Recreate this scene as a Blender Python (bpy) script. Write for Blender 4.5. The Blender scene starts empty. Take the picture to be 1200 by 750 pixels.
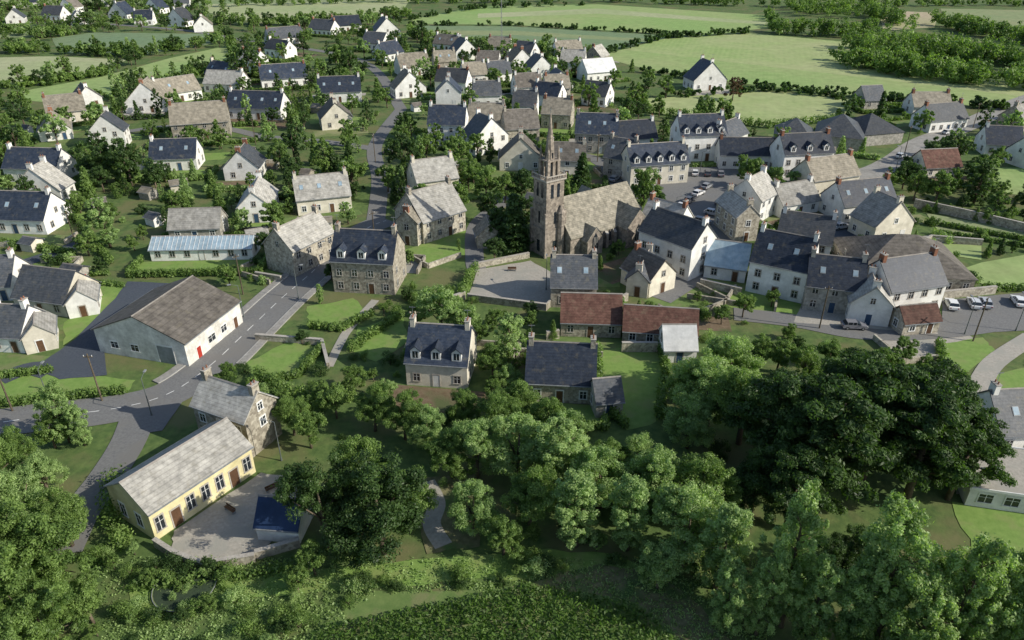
import bpy, math, random
import numpy as np
from mathutils import Vector
random.seed(7); rng=np.random.default_rng(7)
R=random.random; U=random.uniform
# ---------------- survey geometry: flat ground z=0, drone at 66 m ----------------
H=66.0; F=867.0; TH=math.atan(485/867.0); ST,CT=math.sin(TH),math.cos(TH)
def G(u,v):
    a=(u-600)/F; b=(v-375)/F
    t=H/(ST+b*CT)
    return (a*t,(CT-b*ST)*t)
scene=bpy.context.scene
COL=scene.collection
# ---------------- materials ----------------
def newmat(name):
    m=bpy.data.materials.new(name); m.use_nodes=True
    nt=m.node_tree; p=nt.nodes['Principled BSDF']
    return m,nt,p
def N(nt,t,**k):
    n=nt.nodes.new(t)
    for a,b in k.items(): setattr(n,a,b)
    return n
def mixc(nt,fac,a,b,mode='MIX'):
    n=N(nt,'ShaderNodeMix',data_type='RGBA',blend_type=mode)
    for s,val in ((n.inputs[0],fac),(n.inputs[6],a),(n.inputs[7],b)):
        if isinstance(val,(int,float)): s.default_value=val
        elif isinstance(val,tuple): s.default_value=(*val,1) if len(val)==3 else val
        else: nt.links.new(val,s)
    return n.outputs[2]
def noise(nt,coord,scale,detail=4,rough=.6):
    n=N(nt,'ShaderNodeTexNoise'); n.inputs['Scale'].default_value=scale
    n.inputs['Detail'].default_value=detail; n.inputs['Roughness'].default_value=rough
    nt.links.new(coord,n.inputs['Vector']); return n.outputs['Fac']
def ramp(nt,f,lo,hi):
    n=N(nt,'ShaderNodeMapRange'); n.inputs[1].default_value=lo; n.inputs[2].default_value=hi
    nt.links.new(f,n.inputs[0]); return n.outputs[0]
def geo_pos(nt): return N(nt,'ShaderNodeNewGeometry').outputs['Position']
M={}
def surf(name,c1,c2,scale=1.0,rough=.8,bump=.0,c3=None,stone=False,rnd=.25,big=.15,spec=.3,rows=0,dirt=.68):
    m,nt,p=newmat(name); co=geo_pos(nt)
    if stone:
        vo=N(nt,'ShaderNodeTexVoronoi'); vo.inputs['Scale'].default_value=scale; nt.links.new(co,vo.inputs['Vector'])
        sp=N(nt,'ShaderNodeSeparateColor'); nt.links.new(vo.outputs['Color'],sp.inputs[0]); f=sp.outputs[0]
    else:
        f=ramp(nt,noise(nt,co,scale,6),.32,.68)
    c=mixc(nt,f,c1,c2)
    if c3: c=mixc(nt,ramp(nt,noise(nt,co,big,4),.48,.62),c,c3)
    else:
        b=ramp(nt,noise(nt,co,big*2.2,6,.75),.3,.7)
        g=mixc(nt,b,(dirt,dirt,dirt*.98),(1.1,1.1,1.1)); c=mixc(nt,1.0,c,g,'MULTIPLY')
    if rows:
        sx=N(nt,'ShaderNodeSeparateXYZ'); nt.links.new(co,sx.inputs[0])
        ma=N(nt,'ShaderNodeMath',operation='MULTIPLY'); nt.links.new(sx.outputs[2],ma.inputs[0]); ma.inputs[1].default_value=rows
        fr=N(nt,'ShaderNodeMath',operation='FRACT'); nt.links.new(ma.outputs[0],fr.inputs[0])
        c=mixc(nt,1.0,c,mixc(nt,ramp(nt,fr.outputs[0],0,.3),(.7,.7,.7),(1,1,1)),'MULTIPLY')
        lich=ramp(nt,noise(nt,co,.9,6,.7),.54,.70)
        lf=N(nt,'ShaderNodeMath',operation='MULTIPLY'); nt.links.new(lich,lf.inputs[0]); lf.inputs[1].default_value=.38
        c=mixc(nt,lf.outputs[0],c,(.21,.185,.12))
    if rnd:
        oi=N(nt,'ShaderNodeObjectInfo')
        g=mixc(nt,oi.outputs['Random'],(1-rnd,)*3,(1+rnd*.6,)*3); c=mixc(nt,1.0,c,g,'MULTIPLY')
    nt.links.new(c,p.inputs['Base Color']); p.inputs['Roughness'].default_value=rough
    p.inputs['Specular IOR Level'].default_value=spec
    if bump:
        bn=N(nt,'ShaderNodeBump'); bn.inputs['Strength'].default_value=bump; bn.inputs['Distance'].default_value=.1
        nt.links.new(noise(nt,co,scale*2.5,4),bn.inputs['Height']); nt.links.new(bn.outputs[0],p.inputs['Normal'])
    M[name]=m; return m
surf('w_white',(.78,.77,.73),(.88,.87,.84),.8,.85,.1,rnd=.12,dirt=.72)
surf('w_cream',(.62,.58,.48),(.76,.71,.60),.8,.85,.1,rnd=.18,dirt=.7)
surf('w_yellow',(.68,.60,.33),(.78,.70,.43),.8,.85,.1,rnd=0)
surf('w_dirty',(.60,.58,.53),(.82,.80,.74),.7,.85,.1,rnd=0,dirt=.6,big=.25)
surf('w_stone',(.26,.23,.185),(.54,.50,.41),2.6,.9,.4,stone=True)
surf('w_grey',(.29,.28,.25),(.50,.47,.42),2.2,.9,.4,stone=True)
surf('w_church',(.19,.165,.14),(.40,.345,.285),2.0,.9,.5,stone=True,rnd=0)
surf('r_navy',(.022,.033,.056),(.055,.068,.095),1.6,.5,.2,rnd=.35,rows=3.1)
surf('r_slate',(.055,.066,.080),(.12,.125,.135),1.6,.55,.2,rnd=.35,rows=3.1)
surf('r_light',(.32,.31,.285),(.54,.52,.47),1.2,.8,.2,rows=3.1,dirt=.55,big=.3)
surf('r_tan',(.22,.20,.16),(.38,.34,.27),1.0,.85,.3,rows=2.5,dirt=.55,big=.3)
surf('r_brown',(.14,.125,.11),(.25,.225,.195),1.0,.85,.3,rows=2.5,dirt=.5,big=.25)
surf('r_red',(.10,.045,.035),(.19,.10,.075),1.3,.85,.3,rows=3,dirt=.55,big=.3)
surf('r_blue',(.015,.035,.09),(.025,.05,.12),.8,.5,.0,rnd=0)
surf('r_white',(.60,.61,.61),(.74,.74,.72),.6,.6,.0)
surf('r_church',(.24,.225,.18),(.42,.38,.30),1.1,.85,.3,rnd=0,rows=3,dirt=.55,big=.25)
surf('r_glass',(.24,.34,.42),(.40,.50,.56),.8,.2,.0,spec=.6)
surf('ridge',(.26,.24,.22),(.34,.31,.28),2,.8)
surf('brick',(.24,.10,.06),(.34,.17,.11),3,.9)
surf('trim',(.72,.72,.70),(.8,.8,.78),2,.6,rnd=0)
surf('granite',(.36,.33,.29),(.50,.47,.42),5,.8,rnd=0)
surf('zinc',(.22,.24,.25),(.3,.31,.32),2,.5,rnd=0)
surf('door_blue',(.03,.07,.14),(.05,.1,.18),3,.6)
surf('door_red',(.35,.03,.02),(.42,.05,.03),3,.6)
surf('door_brown',(.10,.055,.03),(.15,.08,.045),3,.6)
surf('glass',(.012,.016,.022),(.03,.04,.05),1.5,.15,spec=.7,rnd=0)
surf('net',(.035,.055,.03),(.05,.075,.04),3,.8,rnd=0)
surf('asphalt',(.14,.14,.14),(.20,.20,.195),3,.9,.1,c3=(.175,.17,.16),rnd=0,big=.12)
surf('asphalt_dark',(.05,.062,.082),(.08,.092,.112),3,.9,.1,c3=(.066,.078,.095),rnd=0,big=.1)
surf('pavement',(.27,.26,.24),(.36,.345,.32),2,.9,.1,rnd=0)
surf('kerbstone',(.38,.37,.35),(.46,.45,.42),2,.9,rnd=0)
surf('gravel',(.30,.28,.24),(.42,.39,.34),2.5,.95,.2,c3=(.32,.31,.27),rnd=0,big=.25)
surf('paint',(.72,.72,.70),(.8,.8,.78),2,.7,rnd=0)
surf('bark',(.09,.07,.05),(.16,.13,.09),4,.95,.4)
surf('rubber',(.015,.015,.015),(.025,.025,.025),4,.9,rnd=0)
surf('lamp_metal',(.10,.12,.12),(.16,.18,.18),4,.5,rnd=0)
surf('soil',(.12,.085,.05),(.20,.15,.10),1.2,.95,.4,c3=(.09,.11,.045),rnd=0)
surf('lawn',(.14,.235,.05),(.20,.30,.075),.9,.9,.3,c3=(.20,.26,.08),rnd=0,big=.3)
surf('lawn_dull',(.10,.165,.045),(.15,.21,.065),.8,.9,.3,c3=(.17,.19,.08),rnd=0,big=.3)
surf('lawn_dry',(.19,.21,.09),(.25,.25,.13),.8,.9,.3,c3=(.14,.185,.06),rnd=0,big=.2)
surf('rough_grass',(.055,.10,.028),(.12,.175,.05),.7,.95,.5,c3=(.14,.145,.06),rnd=0,big=.09)
surf('dry_meadow',(.11,.115,.05),(.23,.21,.11),1.1,.95,.5,c3=(.08,.14,.04),rnd=0,big=.22)
def field(name,c1,c2,ang,sc,c3):
    m,nt,p=newmat(name); co=geo_pos(nt)
    mp=N(nt,'ShaderNodeMapping'); mp.inputs['Rotation'].default_value=(0,0,ang); nt.links.new(co,mp.inputs[0])
    w=N(nt,'ShaderNodeTexWave'); w.inputs['Scale'].default_value=sc; w.inputs['Distortion'].default_value=1.5; w.inputs['Detail'].default_value=2
    nt.links.new(mp.outputs[0],w.inputs['Vector'])
    c=mixc(nt,w.outputs['Fac'],c1,c2)
    c=mixc(nt,ramp(nt,noise(nt,co,.015,6,.65),.38,.62),c,c3)
    g=mixc(nt,ramp(nt,noise(nt,co,.25,6,.7),.3,.7),(.80,.80,.80),(1.12,1.12,1.12)); c=mixc(nt,1.0,c,g,'MULTIPLY')
    nt.links.new(c,p.inputs['Base Color']); p.inputs['Roughness'].default_value=.95; p.inputs['Specular IOR Level'].default_value=.1
    M[name]=m
field('f_bright',(.27,.365,.135),(.30,.39,.15),.3,.12,(.37,.40,.20))
field('f_lime',(.235,.35,.12),(.255,.37,.13),.3,.2,(.31,.37,.16))
field('f_mid',(.20,.27,.13),(.22,.29,.14),-.2,.15,(.28,.30,.16))
field('f_pale',(.36,.39,.22),(.40,.41,.25),.5,.1,(.31,.37,.18))
field('f_teal',(.15,.23,.13),(.18,.255,.145),.5,.1,(.20,.26,.14))
field('f_tan',(.42,.35,.24),(.46,.38,.27),.1,.1,(.36,.35,.20))
def leafmat(name,c1,c2,c3):
    m,nt,p=newmat(name)
    at=N(nt,'ShaderNodeAttribute'); at.attribute_name='tone'
    oi=N(nt,'ShaderNodeObjectInfo')
    a=mixc(nt,oi.outputs['Random'],c1,c2)
    c=mixc(nt,at.outputs['Fac'],mixc(nt,1.0,a,(.5,.55,.5),'MULTIPLY'),mixc(nt,.65,a,c3))
    nt.links.new(c,p.inputs['Base Color']); p.inputs['Roughness'].default_value=.5; p.inputs['Specular IOR Level'].default_value=.3
    tr=N(nt,'ShaderNodeBsdfTranslucent'); nt.links.new(mixc(nt,1.0,c,(1.5,1.8,.6),'MULTIPLY'),tr.inputs[0])
    ms=N(nt,'ShaderNodeMixShader'); ms.inputs[0].default_value=.35
    nt.links.new(p.outputs[0],ms.inputs[1]); nt.links.new(tr.outputs[0],ms.inputs[2])
    nt.links.new(ms.outputs[0],nt.nodes['Material Output'].inputs[0]); M[name]=m
leafmat('leaf',(.075,.155,.032),(.15,.24,.06),(.28,.39,.11))
leafmat('leaf_light',(.20,.32,.10),(.27,.38,.13),(.45,.57,.24))
leafmat('leaf_dark',(.028,.066,.020),(.052,.10,.028),(.12,.20,.055))
leafmat('leaf_red',(.08,.045,.035),(.11,.06,.04),(.14,.09,.05))
leafmat('maize',(.055,.12,.022),(.07,.14,.028),(.15,.25,.05))
m,nt,p=newmat('carpaint'); oi=N(nt,'ShaderNodeObjectInfo'); nt.links.new(oi.outputs['Color'],p.inputs['Base Color'])
p.inputs['Roughness'].default_value=.3; p.inputs['Coat Weight'].default_value=.5; M['carpaint']=m
# ---------------- mesh builder ----------------
class MB:
    def __init__(s): s.v=[];s.f=[];s.m=[];s.mats=[]
    def mi(s,n):
        if n not in s.mats: s.mats.append(n)
        return s.mats.index(n)
    def poly(s,pts,mat):
        k=len(s.v); s.v+=list(pts); s.f.append(tuple(range(k,k+len(pts)))); s.m.append(s.mi(mat))
    def prism(s,A,B,mat,caps=True):
        k=len(s.v); n=len(A); s.v+=list(A)+list(B); i=s.mi(mat)
        for j in range(n):
            q=(j+1)%n; s.f.append((k+j,k+q,k+n+q,k+n+j)); s.m.append(i)
        if caps: s.f.append(tuple(range(k+n-1,k-1,-1))); s.f.append(tuple(range(k+n,k+2*n))); s.m+=[i,i]
    def box(s,x0,y0,z0,x1,y1,z1,mat):
        s.prism([(x0,y0,z0),(x1,y0,z0),(x1,y1,z0),(x0,y1,z0)],[(x0,y0,z1),(x1,y0,z1),(x1,y1,z1),(x0,y1,z1)],mat)
    def cyl(s,p0,p1,r0,r1,mat,n=8):
        p0=Vector(p0);p1=Vector(p1);d=(p1-p0).normalized()
        a=d.orthogonal().normalized();b=d.cross(a)
        A=[tuple(p0+(a*math.cos(t)+b*math.sin(t))*r0) for t in [2*math.pi*i/n for i in range(n)]]
        B=[tuple(p1+(a*math.cos(t)+b*math.sin(t))*r1) for t in [2*math.pi*i/n for i in range(n)]]
        s.prism(A,B,mat)
    def mesh(s,name):
        me=bpy.data.meshes.new(name); me.from_pydata(s.v,[],s.f)
        for n in s.mats: me.materials.append(M[n])
        me.polygons.foreach_set('material_index',s.m); me.update(); return me
    def obj(s,name,parent=None,loc=(0,0,0),rz=0):
        o=bpy.data.objects.new(name,s.mesh(name)); COL.objects.link(o)
        if parent: o.parent=parent
        o.location=loc; o.rotation_euler=(0,0,rz); return o
def empty(name,loc,rz):
    e=bpy.data.objects.new(name,None); COL.objects.link(e); e.location=loc; e.rotation_euler=(0,0,rz); e.empty_display_size=.5; return e
# occupancy
RECTS=[]; POLYS=[]; LINES=[]
def inpoly(x,y,pl):
    ins=False;j=len(pl)-1
    for i in range(len(pl)):
        if (pl[i][1]>y)!=(pl[j][1]>y) and x<(pl[j][0]-pl[i][0])*(y-pl[i][1])/(pl[j][1]-pl[i][1])+pl[i][0]: ins=not ins
        j=i
    return ins
def blocked(x,y,mg=1.0,front=1.0,roads=True):
    for (ax,ay,c,s,L,D,h) in RECTS:
        dx,dy=x-ax,y-ay
        if abs(dx)>60 or abs(dy)>60: continue
        lx=dx*c+dy*s; ly=-dx*s+dy*c
        if -mg<lx<L+mg and -front-mg<ly<D+mg: return True
    if roads:
        for pl in POLYS:
            if inpoly(x,y,pl): return True
        for pts,w in LINES:
            for (x0,y0),(x1,y1) in zip(pts,pts[1:]):
                dx,dy=x1-x0,y1-y0; t=max(0,min(1,((x-x0)*dx+(y-y0)*dy)/(dx*dx+dy*dy+1e-9)))
                if math.hypot(x-x0-t*dx,y-y0-t*dy)<w/2+mg: return True
    return False
# ---------------- ground ----------------
g=MB(); S=6000
g.poly([(-S,-300,0),(S,-300,0),(S,S*1.5,0),(-S,S*1.5,0)],'rough_grass'); g.obj('ground')
def smooth(pts,k=6):
    out=[]
    P=[pts[0]]+list(pts)+[pts[-1]]
    for i in range(1,len(P)-2):
        for j in range(k):
            t=j/k; a,b,c,d=P[i-1],P[i],P[i+1],P[i+2]
            out.append(tuple(.5*(2*b[q]+(c[q]-a[q])*t+(2*a[q]-5*b[q]+4*c[q]-d[q])*t*t+(3*b[q]-a[q]-3*c[q]+d[q])*t**3) for q in (0,1)))
    out.append(P[-2]); return out
def offs(pts,d):
    out=[]
    for i,p in enumerate(pts):
        a=pts[max(0,i-1)];b=pts[min(len(pts)-1,i+1)]
        dx,dy=b[0]-a[0],b[1]-a[1];l=math.hypot(dx,dy)+1e-9
        out.append((p[0]-dy/l*d,p[1]+dx/l*d))
    return out
def ribbon(mb,pts,d0,d1,z,mat,z0=None):
    A=offs(pts,d0);B=offs(pts,d1)
    for i in range(len(pts)-1):
        q=[(*A[i],z),(*A[i+1],z),(*B[i+1],z),(*B[i],z)]
        if z0 is None: mb.poly(q,mat)
        else: mb.prism([(x,y,z0) for x,y,_ in q],q,mat)
def sheet(name,px,mat,z,jit=0,block=True,sub=5):
    P=[G(*p) for p in px]; Q=[]
    for i in range(len(P)):
        a=P[i];b=P[(i+1)%len(P)]
        for k in range(sub):
            t=k/sub; Q.append((a[0]+(b[0]-a[0])*t+U(-jit,jit),a[1]+(b[1]-a[1])*t+U(-jit,jit)))
    mb=MB(); mb.poly([(x,y,z) for x,y in Q],mat); mb.obj(name)
    if block: POLYS.append(P)
ZR=.10
def road(name,px,w,mat='asphalt',z=ZR,pav=0,line=False,k=6):
    pts=smooth([G(*p) for p in px],k); mb=MB(); ribbon(mb,pts,-w/2,w/2,z,mat)
    mb.obj(name); LINES.append((pts,w+pav*2))
    if line:
        mb=MB()
        for i in range(0,len(pts)-1,2): ribbon(mb,pts[i:i+2],-.07,.07,z+.006,'paint')
        mb.obj('road_markings')
    return pts
def pavement(pts,d0,d1,i0,i1):
    mb=MB(); P=pts[i0:i1]; s=1 if d1>d0 else -1
    ribbon(mb,P,d0,d0+.18*s,ZR+.13,'kerbstone',0); ribbon(mb,P,d0+.183*s,d1,ZR+.12,'pavement',0); mb.obj('pavement')
fz=.02
FIELDS=[([(-300,-50),(500,-50),(490,2),(240,6),(-300,10)],'f_mid'),
([(240,5),(480,0),(470,16),(420,26),(300,26),(240,14)],'f_pale'),
([(480,22),(560,8),(700,5),(900,18),(905,32),(820,42),(600,29),(490,28)],'f_lime'),
([(560,16),(700,10),(900,26),(900,29),(700,16),(560,21)],'f_pale'),
([(480,30),(600,31),(825,44),(760,49),(680,66),(560,58),(480,42)],'f_teal'),
([(490,36),(600,36),(780,47),(760,49),(600,41),(490,41)],'f_mid'),
([(700,66),(780,45),(880,39),(1000,50),(1090,82),(1260,108),(1260,132),(1180,127),(1050,117),(880,99),(760,82)],'f_bright'),
([(700,66),(730,58),(900,78),(1100,101),(1260,121),(1260,132),(1180,127),(1050,117),(880,99),(760,82)],'f_lime'),
([(750,116),(900,107),(1015,118),(985,142),(900,150),(760,132)],'f_bright'),
([(1030,12),(1100,15),(1095,32),(1035,36)],'f_tan'),([(1102,10),(1300,14),(1300,45),(1110,30)],'f_mid'),
([(500,-6),(900,0),(1300,0),(1300,-60),(500,-60)],'f_pale'),
([(20,108),(120,90),(200,68),(270,53),(272,72),(190,95),(80,122),(30,118)],'f_lime'),
([(-100,70),(60,66),(150,70),(110,86),(0,98),(-100,100)],'f_pale'),
([(60,45),(110,38),(250,40),(260,50),(160,65),(70,62)],'f_teal'),
([(-100,32),(40,33),(40,43),(-100,50)],'f_mid'),
([(1155,196),(1230,198),(1230,232),(1165,226)],'f_lime'),
([(1150,308),(1240,292),(1240,340),(1165,340),(1120,318)],'f_lime'),([(1090,285),(1150,288),(1150,305),(1115,300)],'f_lime'),
([(1085,250),(1240,278),(1240,290),(1100,272)],'f_mid')]
for i,(p,mt) in enumerate(FIELDS): sheet('field',p,mt,fz+.004*i,.0,True)
LZ=.03
for i,(n,p,mt) in enumerate([
 ('lawn',[(702,412),(772,402),(778,440),(770,495),(735,505),(705,470)],'lawn'),
 ('lawn',[(360,360),(415,350),(432,368),(400,385),(362,380)],'lawn'),
 ('lawn',[(-20,445),(60,436),(160,446),(150,458),(60,468),(-20,475)],'lawn'),
 ('lawn',[(75,378),(130,340),(155,346),(118,375),(75,405)],'lawn'),
 ('lawn',[(290,425),(340,400),(375,408),(350,440),(300,450)],'lawn'),
 ('lawn',[(420,385),(470,370),(480,400),(440,425),(410,410)],'lawn'),
 ('lawn',[(1115,588),(1290,606),(1290,680),(1150,665)],'lawn'),
 ('lawn',[(1100,405),(1150,395),(1165,410),(1130,440),(1105,430)],'lawn'),
 ('lawn',[(1165,440),(1240,425),(1240,470),(1160,470)],'lawn'),
 ('grass_strip',[(150,690),(380,668),(640,645),(780,655),(760,675),(560,680),(380,694),(160,716)],'lawn'),
 ('meadow',[(600,688),(700,660),(860,680),(900,760),(740,790),(720,712)],'dry_meadow'),
 ('field_ground',[(330,770),(430,694),(640,687),(760,712),(830,790),(500,830)],'lawn_dull'),
 ('woodland_floor',[(480,560),(560,555),(560,640),(500,648)],'dry_meadow'),
 ('woodland_floor',[(640,600),(1000,600),(1100,700),(1100,800),(900,800),(800,690)],'rough_grass'),
]): sheet(n,p,mt,LZ+.004*i,.35,n not in('woodland_floor','grass_strip'))
sheet('school_courtyard',[(200,645),(205,622),(305,555),(345,560),(350,600),(300,655),(240,665)],'gravel',.095,.15)
sheet('car_park',[(40,432),(88,398),(135,350),(150,330),(215,333),(190,352),(120,395),(125,440),(70,445)],'asphalt_dark',.09,.1)
sheet('church_forecourt',[(548,350),(560,316),(622,306),(650,322),(648,360)],'gravel',.095,.1)
sheet('town_square',[(768,218),(800,196),(862,196),(880,225),(862,262),(826,276),(790,262)],'asphalt',.095,.1)
sheet('car_park',[(1104,392),(1104,352),(1260,338),(1260,385)],'asphalt',.085,.1)
sheet('car_park',[(952,258),(985,252),(1008,262),(1000,290),(972,292)],'asphalt_dark',.085,.1)
sheet('yard',[(945,345),(1090,372),(1100,392),(930,378)],'gravel',.085,.1)
sheet('terrace',[(1120,500),(1260,540),(1260,575),(1120,580)],'gravel',.085,.1)
sheet('road_junction',[(120,474),(200,454),(215,470),(190,505),(150,512),(138,492)],'asphalt',.0885,.05)
mr=road('main_road',[(-60,505),(40,490),(130,480),(195,463),(245,430),(290,388),(330,350),(365,320),(388,298),(430,268),(455,258)],7.5,line=True)
pavement(mr,3.75,5.3,19,50); pavement(mr,-3.75,-5.2,25,50)
road('side_road',[(165,478),(152,515),(128,555),(95,600),(70,650)],5,z=ZR-.006)
road('lane',[(-40,335),(0,318),(60,298),(95,285)],4,'asphalt_dark',z=.085)
road('lane',[(0,445),(35,432),(60,436)],4,'asphalt_dark',z=.083)
road('village_road',[(1280,92),(1200,118),(1130,148),(1080,168),(1048,190),(1010,205),(930,214),(870,212)],8,'pavement',z=.087)
road('village_road',[(1260,372),(1180,378),(1100,388),(1010,390),(930,376),(860,368)],5,z=.081)
road('garden_path',[(1210,395),(1165,425),(1140,460),(1100,480)],3.2,'gravel',z=.09)
road('garden_path',[(385,430),(400,400),(410,385),(440,352)],1.6,'gravel',z=.09)
road('village_road',[(850,262),(840,290),(815,320),(770,350)],6,z=.083)
road('lane',[(600,230),(560,262),(556,300),(560,320)],4,z=.083)
road('lane',[(470,128),(440,170),(445,210),(440,262)],4.5,z=.081)
road('lane',[(300,160),(370,165),(442,175)],4,z=.083)
road('lane',[(110,160),(200,148),(260,150),(305,160)],4,z=.085)
road('lane',[(640,175),(700,188),(735,225),(770,230)],5,z=.085)
road('lane',[(-80,32),(60,26),(200,34),(290,48),(420,70),(470,128)],4.5,z=.083)
road('woodland_path',[(500,565),(512,590),(506,615),(520,640)],2.2,'gravel',z=.088)
# ---------------- houses ----------------
def window(mb,side,p,z,w,h,L,D,kind='win',frame='trim'):
    def put(a0,a1,z0,z1,o0,o1,mat):
        if side=='f': mb.box(a0,-o1,z0,a1,-o0,z1,mat)
        elif side=='b': mb.box(a0,D+o0,z0,a1,D+o1,z1,mat)
        elif side=='l': mb.box(-o1,a0,z0,-o0,a1,z1,mat)
        else: mb.box(L+o0,a0,z0,L+o1,a1,z1,mat)
    a,b=p-w/2,p+w/2
    if kind=='win':
        put(a,b,z,z+h,.004,.02,'glass')
        put(p-.04,p+.04,z,z+h,.022,.04,'trim'); put(a,b,z+h*.62,z+h*.62+.05,.022,.035,'trim')
    else: put(a,b,z,z+h,.004,.03,kind)
    put(a-.16,a,z,z+h,.004,.06,frame); put(b,b+.16,z,z+h,.004,.06,frame)
    put(a-.16,b+.16,z+h,z+h+.2,.004,.07,frame)
    if kind=='win': put(a-.2,b+.2,z-.12,z,.004,.12,frame)
NAMES={'w_white':'white_house','w_cream':'rendered_house','w_yellow':'yellow_house','w_stone':'stone_house','w_grey':'granite_house','w_dirty':'farm_building'}
def house(u1,v1,u2,v2,D,h,wall,roof,opt='',name=None,pitch=.95):
    A=G(u1,v1);B=G(u2,v2); return house_w(A,B,D,h,wall,roof,opt,name,pitch)
def house_w(A,B,D,h,wall,roof,opt='',name=None,pitch=.95):
    wall='w_'+wall; roof='r_'+roof; o=opt.split()
    dx,dy=B[0]-A[0],B[1]-A[1]; L=math.hypot(dx,dy); rz=math.atan2(dy,dx)
    far=A[1]>330
    RECTS.append((A[0],A[1],math.cos(rz),math.sin(rz),L,D,h))
    gb='g' in o
    e=empty(name or NAMES[wall],(A[0],A[1],0),rz)
    RL,W=(D,L) if gb else (L,D)
    P=(lambda a,b,z:(b,a,z)) if gb else (lambda a,b,z:(a,b,z))
    rh=W/2*pitch; tan=pitch; w=MB()
    pr=[(0,-.3),(W,-.3),(W,h),(W/2,h+rh),(0,h)]
    hip='hip' in o
    if hip:
        w.box(0,0,-.3,L,D,h,wall)
    else: w.prism([P(0,b,z) for b,z in pr],[P(RL,b,z) for b,z in pr],wall)
    w.obj('walls',e)
    r=MB(); ov=.35; t=.2; gz=.18
    if hip:
        z0=h+.02; hi=min(W/2,RL/2-.1)
        base=[P(-ov,-ov,z0),P(RL+ov,-ov,z0),P(RL+ov,W+ov,z0),P(-ov,W+ov,z0)]
        r1,r2=P(hi,W/2,h+rh+.2),P(RL-hi,W/2,h+rh+.2)
        r.poly(base,roof); r.poly([base[0],base[1],r2,r1],roof); r.poly([base[2],base[3],r1,r2],roof)
        r.poly([base[1],base[2],r2],roof); r.poly([base[3],base[0],r1],roof)
    else:
        c=.02; zE=h-ov*tan+c; zR=h+rh+c
        for s in (0,1):
            f=(lambda b:b) if s==0 else (lambda b:W-b)
            q=[(-ov,zE),(W/2,zR),(W/2,zR+t),(-ov,zE+t)]
            r.prism([P(-gz,f(b),z) for b,z in q],[P(RL+gz,f(b),z) for b,z in q],roof)
        q=[(W/2-.16,zR+t-.06),(W/2+.16,zR+t-.06),(W/2,zR+t+.1)]
        r.prism([P(-gz-.02,b,z) for b,z in q],[P(RL+gz+.02,b,z) for b,z in q],'ridge')
        if not far:
            for b0,b1 in ((-ov-.14,-ov-.004),(W+ov+.004,W+ov+.14)):
                q=[(b0,zE+.02),(b1,zE+.02),(b1,zE+.15),(b0,zE+.15)]
                r.prism([P(-gz,b,z) for b,z in q],[P(RL+gz,b,z) for b,z in q],'zinc')
    def slope(a,b,n,side=0):
        z=h+tan*b+.22+n; bb=b if side==0 else W-b
        return P(a,bb,z)
    nv=0;nd=0
    for k in o:
        if k[0]=='v' and k[1:].isdigit(): nv=int(k[1:])
        if k[0]=='d' and k[1:].isdigit(): nd=int(k[1:])
    for i in range(nv):
        a=RL*(i+.5+U(-.15,.15))/nv; b=W*.24
        for s in ((0,) if not gb else (0,1)):
            def q(n,e_): return [slope(a-.4-e_,b-.4-e_,n,s),slope(a+.4+e_,b-.4-e_,n,s),slope(a+.4+e_,b+.4+e_,n,s),slope(a-.4-e_,b+.4+e_,n,s)]
            r.prism(q(.03,.08),q(.09,.08),'zinc'); r.prism(q(.092,0),q(.12,0),'r_glass')
    r.obj('roof',e)
    if nd:
        d=MB()
        for i in range(nd):
            a=L*(i+.5)/nd; y0=.25; hw=.75; zb=h+.1; zt=h+y0*tan+1.7; yb=(zt-h)/tan; yr=(zt+.75-h)/tan
            d.prism([(a-hw,y0,zb),(a+hw,y0,zb),(a+hw,y0,zt),(a,y0,zt+.7),(a-hw,y0,zt)],[(a-hw,yb+.3,zb),(a+hw,yb+.3,zb),(a+hw,yb+.3,zt),(a,yb+.3,zt+.7),(a-hw,yb+.3,zt)],'w_white')
            for s in (-1,1):
                q0=[(a+s*(hw+.2),y0-.2,zt-.16),(a,y0-.2,zt+.74),(a,y0-.2,zt+.88),(a+s*(hw+.2),y0-.2,zt-.02)]
                d.prism(q0,[(x,yr+.25,z) for x,_,z in q0],roof)
            d.box(a-.42,y0-.03,zb+.55,a+.42,y0-.004,zb+1.7,'glass'); d.box(a-.04,y0-.05,zb+.55,a+.04,y0-.032,zb+1.7,'trim')
        d.obj('dormers',e)
    if 'nc' not in o and not hip:
        c=MB(); ends=[.5,RL-.5] if ('c2' in o or R()<.5) else [R()<.5 and .5 or RL-.5]
        cm='brick' if R()<.2 else wall
        for a in ends:
            zt=h+rh+1.15
            def bx(s1,s2,z0,z1,mt):
                q=[(a-s1,W/2-s2),(a+s1,W/2-s2),(a+s1,W/2+s2),(a-s1,W/2+s2)]
                c.prism([P(x,y,z0) for x,y in q],[P(x,y,z1) for x,y in q],mt)
            bx(.36,.62,h+rh-.9,zt,cm); bx(.44,.70,zt,zt+.12,'granite')
            for k in (-.3,.3):
                pp=P(a,W/2+k,zt+.12); c.cyl(pp,(pp[0],pp[1],pp[2]+.4),.13,.11,'brick',6)
            if R()<.35 and not far:
                pp=P(a,W/2,zt+.12); c.cyl(pp,(pp[0],pp[1],pp[2]+1.8),.03,.03,'zinc',4); c.box(pp[0]-.5,pp[1]-.03,pp[2]+1.6,pp[0]+.5,pp[1]+.03,pp[2]+1.66,'zinc')
        c.obj('chimneys',e)
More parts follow.
